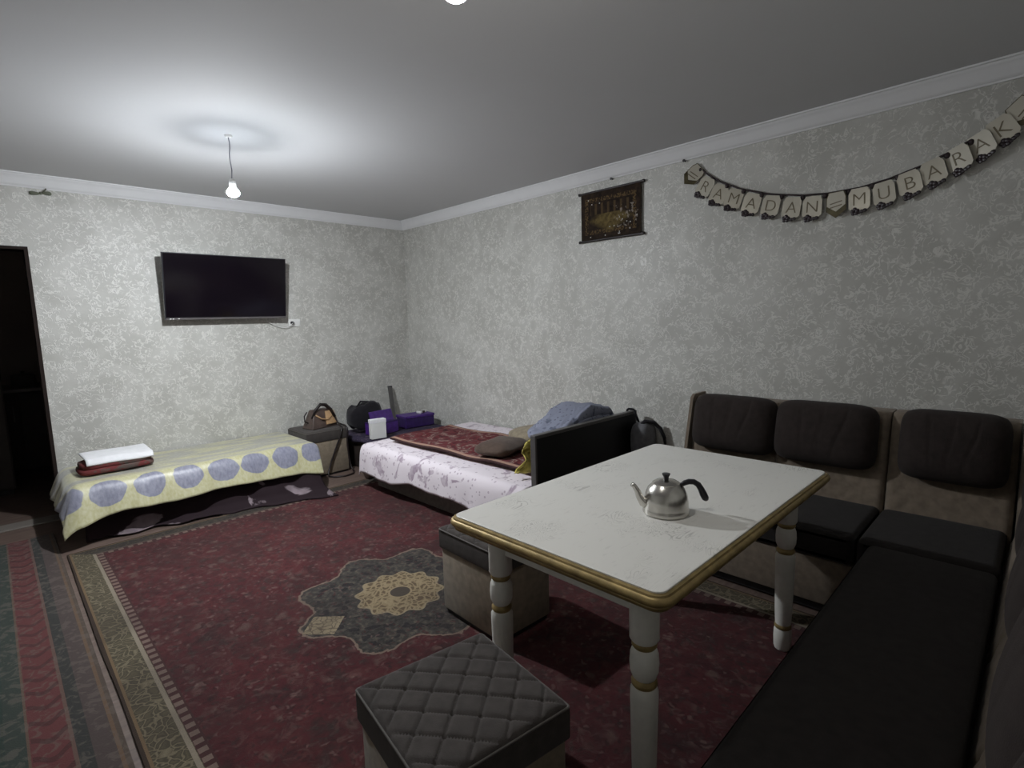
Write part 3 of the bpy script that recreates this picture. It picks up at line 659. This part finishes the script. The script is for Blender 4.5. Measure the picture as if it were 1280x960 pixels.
# ------------------------------------------------------------------ bed
bd = thing('bed', 'single bed under a white floral cover with a black headboard along the papered wall', 'bed', (0, 0, 0))
MB().box(-1.17, -.06, -3.02, -1.16, .0125, .30, .012).build('base', 'bed_base', bd, True)
MB().box(-1.225, -.05, -3.02, -1.13, .30, .392, .03, 3).build('mattress', 'white_cloth', bd, True)
hb = MB().box(-1.18, -.10, -3.068, -3.040, .0125, .70, .003).build('headboard', 'headboard', bd)
MB().box(-1.185, -.095, -3.072, -3.030, .70, .722, .004).build('top_rail', 'headframe', hb)
MB().box(-1.197, -1.181, -3.072, -3.030, .0125, .722, .004).build('side_rail', 'headframe', hb)
MB().box(-.100, -.084, -3.072, -3.030, .0125, .722, .004).build('side_rail', 'headframe', hb)
def drape(x0, x1, y0, y1, zt, ov, hem, flare, rip, nu, nv, seed, bumpz=.0, round_=.03, zmin=.0):
    """cloth over a box top; ov=(left,right,front(-y),back(+y)) overhang; hem(side,pos)->scale"""
    oL, oR, oF, oB = ov
    def f(u, v):
        a = x0-oL+u*(x1-x0+oL+oR); b = y0-oF+v*(y1-y0+oF+oB)
        ca, cb = min(max(a, x0), x1), min(max(b, y0), y1); ex, ey = a-ca, b-cb
        ex *= hem('x', cb, ex); ey *= hem('y', ca, ey)
        d = math.hypot(ex, ey)
        n1 = mnoise.noise((a*3.1+seed, b*3.3, 0)); n2 = mnoise.noise((a*8+seed, b*8, 4))
        if d < 1e-6: return (ca, cb, zt+bumpz*n1+bumpz*.4*n2)
        nx, ny = ex/d, ey/d; along = cb if abs(ex) > abs(ey) else ca
        fold = rip*(d/.25)*(math.sin(along*19+seed)+.7*math.sin(along*37+seed*2))
        out = round_*(1-math.exp(-d/round_*1.4))+flare*d+fold*min(1, d/.08)
        z = zt+bumpz*n1*max(0, 1-d/.05)-max(0, d-round_*.45*(1-math.exp(-d/round_)))
        return (ca+nx*out, cb+ny*out, max(z, zmin+.004*n2+.004))
    return MB().grid(f, nu, nv)
def hem_bed(s, p, e): return (.55 if s == 'y' else 1)+.10*math.sin(p*4.2+1)+.05*math.sin(p*11)
drape(-1.235, -.045, -3.02, -1.12, .400, (.25, 0, 0, .24), hem_bed, .08, .005, 84, 110, 2.0, .004, .05).build('floral_cover', 'bed_cover', bd, 'all', solid=.006)
# kilim folded on the bed
def kil(u, v):
    x = (u*2-1)*.335; y = (v*2-1)*.83; return (x, y, .012+.010*mnoise.noise((x*5, y*4, 2))+.006*math.sin(y*9))
km = MB().grid(kil, 24, 50); ko = km.build('folded_kilim', 'kilim', None, 'all', solid=.018); ko.location = (-.735, -2.095, .412); ko.rotation_euler.z = math.radians(1.5)
tag(ko, 'dark red patterned kilim with salmon border spread over the floral bed cover', 'blanket')
def pillow(name, c, h, mat, rz, label, cat='pillow', tiltx=0, n=(32, 18)):
    sd = random.random()*9
    def fn(p):
        r = max(abs(p.x), abs(p.y)); q = p.copy(); q.z *= (1-.72*min(1, r)**2.5)*1.15; q.z += .10*mnoise.noise((p.x*2+sd, p.y*2, p.z)); q.z += .03*mnoise.noise((p.x*6+sd, p.y*6, p.z)); return q
    o = MB().pad((0, 0, 0), h, .55, n, fn).build(name, mat, None, 'all'); o.location = c; o.rotation_euler = (tiltx, 0, rz); return tag(o, label, cat)
pillow('pillow', (-.86, -2.42, .497), (.205, .15, .053), 'pillow_brown', .25, 'plump brown pillow lying on the red kilim')
pillow('pillow', (-.465, -2.38, .507), (.180, .17, .066), 'pillow_beige', -.15, 'khaki pillow behind the brown pillow on the bed')
pillow('pillow', (-.55, -2.850, .545), (.37, .150, .100), 'pillow_beige', 0, 'tall khaki cushion wedged against the back of the black headboard')
# yellow cloth
def yel(u, v):
    a = (u*2-1); b = v
    return (a*.11*(1-.75*b)+.02*math.sin(b*9+a*2), .05*mnoise.noise((a*3, b*4, 1))+.04*a, b*.200+.02*mnoise.noise((a*5, b*5, 3)))
o = MB().grid(yel, 18, 20).build('yellow_cloth', 'yellow_cloth', None, 'all', solid=.006); o.location = (-1.045, -2.90, .438); o.rotation_euler = (math.radians(-12), 0, math.radians(-30))
tag(o, 'crumpled yellow cloth propped by the edge of the black headboard', 'cloth')
# folded blue bedding
fb = thing('folded_bedding', 'slate blue patterned bedding folded on top of the khaki cushion by the headboard', 'bedding', (-.565, -2.86, .657), math.radians(4))
def quilt(hw, hd, h0, peak, sd, ridge):
    def prof(x):
        t = (x+hw)/(2*hw); return h0+(peak-h0)*(t/ridge if t < ridge else max(0, 1-(t-ridge)/(1-ridge))*.75+.25)
    def fn(p):
        q = p.copy(); k = prof(p.x*hw); z = (p.z*.5+.5)*k
        if p.z > 0: z += .016*mnoise.noise((p.x*5+sd, p.y*5, 0))+.007*mnoise.noise((p.x*13+sd, p.y*13, 4))+.010*math.sin(p.x*9+p.y*4+sd)*(1-abs(p.x))
        q.z = z-.040*p.x*p.x; q.x += .05*mnoise.noise((p.y*3+sd, p.z*2, 2)); q.y += .10*mnoise.noise((p.x*4+sd, p.z*2, 7)); return q
    return MB().pad((0, 0, 0), (hw, hd, 1), .42, (64, 26), fn)
quilt(.40, .155, .045, .085, 1.0, .55).build('lower_fold', 'blue_bedding', fb, 'all')
m = quilt(.35, .145, .035, .105, 6.0, .52); m.v = [(x+.03, y, z+.055-.05*max(0, -x)) for x, y, z in m.v]; m.build('upper_fold', 'blue_bedding', fb, 'all')
# grey bag with black strap between headboard and wall
gb = thing('hanging_bag', 'grey bag with a black padded strap hanging at the headboard end by the wall', 'bag', (-.12, -3.165, .385))
MB().pad((0, .015, .13), (.095, .075, .135), .6, (24, 16)).build('body', 'grey_bag', gb, 'all')
MB().tube([(-.05, .02, .24), (-.02, -.01, .275), (.03, -.05, .265), (.065, -.085, .215), (.085, -.105, .15), (.09, -.11, .10)], [.018, .022, .024, .024, .020, .014], 10, .6).build('strap', 'black_cloth', gb, 'all')
MB().tube([(-.01, .045, .25), (-.01, .076, .320), (-.01, .083, .342), (-.01, .094, .350), (-.01, .115, .351), (-.01, .135, .350), (-.01, .146, .341), (-.01, .148, .30), (-.01, .148, .20)], .009, 8).build('hanging_loop', 'black_cloth', gb, 'all')
# ------------------------------------------------------------------ bench under the yellow cloth
bn = thing('low_bench', 'low wooden bench hidden under the yellow cloth and dark throw', 'bench', (-2.335, -.37, 0))
MB().box(-.78, .78, -.30, .345, .33, .385, .01).build('top', 'counter', bn)
for sx in (-1, 1):
    for sy in (-1, 1): MB().box(sx*.72-.03, sx*.72+.03, sy*.27-.03+.02, sy*.27+.03+.02, .0125, .33).build('leg', 'counter', bn)
def thr(u, v):   # dark throw falling from the bench front to the floor and spreading at its right end
    x = -3.10+1.55*u; s = u**1.6; z = .372*(1-v); n = mnoise.noise((x*3, v*3, 5)); n2 = mnoise.noise((x*9, v*6, 1))
    yb = -.695-(.03+.26*s)*v**1.5-.05*max(0, n)*v; yb += .018*math.sin(x*21+v*2)*v+.012*n2
    if v > .86: yb -= (.02+.14*s)*((v-.86)/.14)
    return (x+.05*v*(u-.5), yb, max(z+.01*n2*v, .016+.010*(n2+1)*.5))
o = MB().grid(thr, 90, 34).build('dark_throw', 'dark_floral', None, 'all', solid=.006)
tag(o, 'black and mauve floral throw hanging to the floor below the yellow cloth', 'throw')
def hem_b(s, p, e):
    if s == 'y':   # front overhang varies along x
        t = (p+3.13)/1.6; return (.16*max(0, 1-t/.14)**1.2 + .86 + .22*max(0, (t-.78)/.22)**1.5 + .03*math.sin(p*9))
    return 1
oc = drape(-3.13, -1.535, -.705, -.012, .402, (.19, .055, .26, 0), hem_b, .42, .007, 120, 60, 5.0, .006, .035, .012).build('tablecloth', 'dotcloth', None, 'all', solid=.004)
tag(oc, 'yellow cloth with grey blue discs draped over the low bench', 'tablecloth')
pl = thing('folded_blanket', 'dark red and green blanket folded on the yellow cloth', 'blanket', (-2.875, -.40, .412), math.radians(3))
for i in range(2):
    def fn(p, s=i*5.1): q = p.copy(); q.z += .25*mnoise.noise((p.x*2+s, p.y*2, 0)); return q
    m = MB().pad((0, 0, .022+.036*i), (.225-.012*i, .135-.006*i, .024), .4, (40, 12), fn); m.build('fold', 'red_pillow', pl, 'all')
def tow(u, v):
    x = (u*2-1)*.20; y = (v*2-1)*.15; z = .010+.006*mnoise.noise((x*6, y*6, 2)); e = max(0, -y-.10); return (x, y+e*.3, z-e*.7)
o = MB().grid(tow, 24, 18).build('white_towel', 'white_cloth', None, 'all', solid=.010); o.location = (-2.86, -.40, .517); o.rotation_euler = (math.radians(3), math.radians(1), math.radians(3))
tag(o, 'flat white towel laid over the folded red blanket', 'towel')
# ------------------------------------------------------------------ corner: low chest with bags and boxes
lc = thing('low_chest', 'low chest under a dark purple cloth in the corner between pouf and bed', 'chest', (-.53, -.52, 0))
MB().box(-.44, .42, -.40, .40, .0125, .31, .008).build('body', 'counter', lc, True)
drape(-.45, .43, -.41, .41, .318, (.05, .04, .10, 0), lambda s, p, e: 1+.2*math.sin(p*14), .12, .006, 44, 44, 8.0, .003, .02).build('cloth_cover', 'dark_cloth', lc, 'all', solid=.004)
CT = .326
hbg = thing('handbag', 'brown and tan handbag with black strap sitting on a pouf', 'handbag', (-1.26, -.305, .4405), math.radians(12))
def wedge(x0, x1, y0, y1, z0, z1, topx, topy, mat, name, par, r=.012):
    def fn(co):
        t = (co.z-z0)/(z1-z0); cx, cy_ = (x0+x1)/2, (y0+y1)/2
        return (cx+(co.x-cx)*(1-t*(1-topx)), cy_+(co.y-cy_)*(1-t*(1-topy)), co.z)
    return MB().box(x0, x1, y0, y1, z0, z1, r, 3, fn).build(name, mat, par, True)
bdy = wedge(-.145, .145, -.085, .085, 0, .175, .58, .45, 'leather_brown', 'body', hbg)
wedge(.01, .142, -.0925, -.075, .004, .135, .72, 1.0, 'leather_tan', 'tan_panel', hbg, .004)
fl = hbg.children[-1]; fl.rotation_euler.x = math.radians(-17); fl.location = (0, -.008, .0)
MB().tube([(-.105, -.03, .10), (-.075, -.045, .175), (-.02, -.05, .225), (.035, -.05, .215), (.085, -.06, .165), (.11, -.085, .09)], [.016, .020, .022, .022, .020, .016], 10, .7).build('handle', 'leather_black', hbg, 'all')
MB().tube([(-.08, -.055, .13), (-.03, -.075, .09), (.03, -.085, .075), (.075, -.075, .10)], .007, 8).build('front_strap', 'leather_tan', hbg, 'all')
MB().tube([(-.13, .0, .06), (-.165, .0, .08), (-.165, .0, .13), (-.135, 0, .165)], .006, 8).build('side_handle', 'leather_black', hbg, 'all')
sl = MB().tube([(0.1098, -0.0847, 0.0895), (0.1123, -0.121, 0.0345), (0.104, -0.1601, 0.013), (0.0892, -0.1958, 0.011), (0.0762, -0.2186, -0.0005), (0.0609, -0.2184, -0.0605), (0.012, -0.208, -0.1705), (-0.0467, -0.1956, -0.3005), (-0.0871, -0.1931, -0.4005), (-0.1066, -0.2227, -0.4295), (-0.0907, -0.2823, -0.4315), (-0.0218, -0.343, -0.4315), (0.0694, -0.347, -0.4315), (0.1259, -0.2977, -0.4295), (0.1314, -0.2477, -0.3905), (0.1262, -0.2333, -0.2905), (0.1196, -0.2309, -0.1605), (0.1225, -0.2315, -0.0605), (0.1251, -0.229, -0.0005), (0.1303, -0.2046, 0.011), (0.1354, -0.1566, 0.013), (0.1175, -0.0965, 0.0345)], .0075, 8).build('shoulder_strap', 'leather_black', hbg, 'all')
bb = thing('black_bag', 'slumped black bag behind the purple boxes in the corner', 'bag', (-.80, -.33, CT))
def fnb(p): q = p.copy(); q.z *= .75+.35*p.x*.4+.25*mnoise.noise((p.x*2.2, p.y*2, 3)); q.y += .2*mnoise.noise((p.x*3, p.z*3, 1)); return q
MB().pad((0, 0, .155), (.175, .10, .175), .55, (34, 20), fnb).build('body', 'black_cloth', bb, 'all')
MB().tube([(-.10, -.02, .25), (-.05, -.03, .315), (.04, -.03, .30), (.10, -.02, .255)], .010, 8).build('handle', 'black_cloth', bb, 'all')
wbx = thing('white_box', 'small upright white box leaning by the purple boxes', 'box', (-.995, -.625, 0), math.radians(-8))
wbx.location = (-.895, -.74, CT)
MB().box(-.075, .075, -.03, .03, 0, .185, .004).build('carton', 'white_plastic', wbx); MB().box(-.077, .077, -.032, .032, .150, .188, .003).build('lid', 'white_cloth', wbx)
pb = thing('purple_box', 'purple gift box with raised folding flap beside the black bag', 'box', (-.735, -.55, CT), math.radians(10))
MB().box(-.145, .145, -.08, .08, 0, .115, .004).build('carton', 'purple', pb)
MB().box(-.14, .14, -.03, -.015, .105, .225, .003, fn=lambda p: (p[0], p[1]+(p[2]-.1)*.35, p[2])).build('flap', 'purple', pb)
MB().box(-.146, .146, -.082, .082, .108, .122, .003).build('rim', 'purple_dark', pb)
p2 = thing('purple_box', 'flat dark purple box near the room corner beyond the bed', 'box', (-.30, -.50, CT), math.radians(-6))
MB().box(-.17, .17, -.10, .10, 0, .10, .005).build('carton', 'purple_dark', p2); MB().box(-.175, .175, -.105, .105, .10, .125, .004).build('lid', 'purple', p2)
ct = thing('small_carton', 'tiny white carton lying on the flat dark purple box', 'carton', (-.22, -.50, CT+.1255), .3)
MB().box(-.05, .05, -.03, .03, 0, .022, .003).build('carton', 'white_plastic', ct)
MB().box(-.02, .02, -.031, .031, .0, .0225, .001).build('band', 'leather_brown', ct)
bo = thing('upright_board', 'narrow dark board standing upright against the wall in the corner', 'board', (-.352, -.165, CT), 0)
MB().box(-.022, .022, -.012, .012, 0, .385, .002, fn=lambda p: (p[0]+p[2]*.10, p[1]+p[2]*.30, p[2])).build('plank', 'headframe', bo)
MB().box(-.023, .023, -.013, .013, .380, .392, .002, fn=lambda p: (p[0]+p[2]*.10, p[1]+p[2]*.30, p[2])).build('end_cap', 'black_plastic', bo)
bpb = thing('brown_pouch', 'small brown pouch standing between the pouf and the bed end', 'bag', (-1.10, -.90, 0))
MB().pad((0, 0, .155), (.05, .055, .145), .6, (18, 14)).build('body', 'leather_brown', bpb, 'all'); MB().tube([(-.03, 0, .28), (0, 0, .34), (.03, 0, .28)], .006, 6).build('handle', 'leather_black', bpb, 'all')
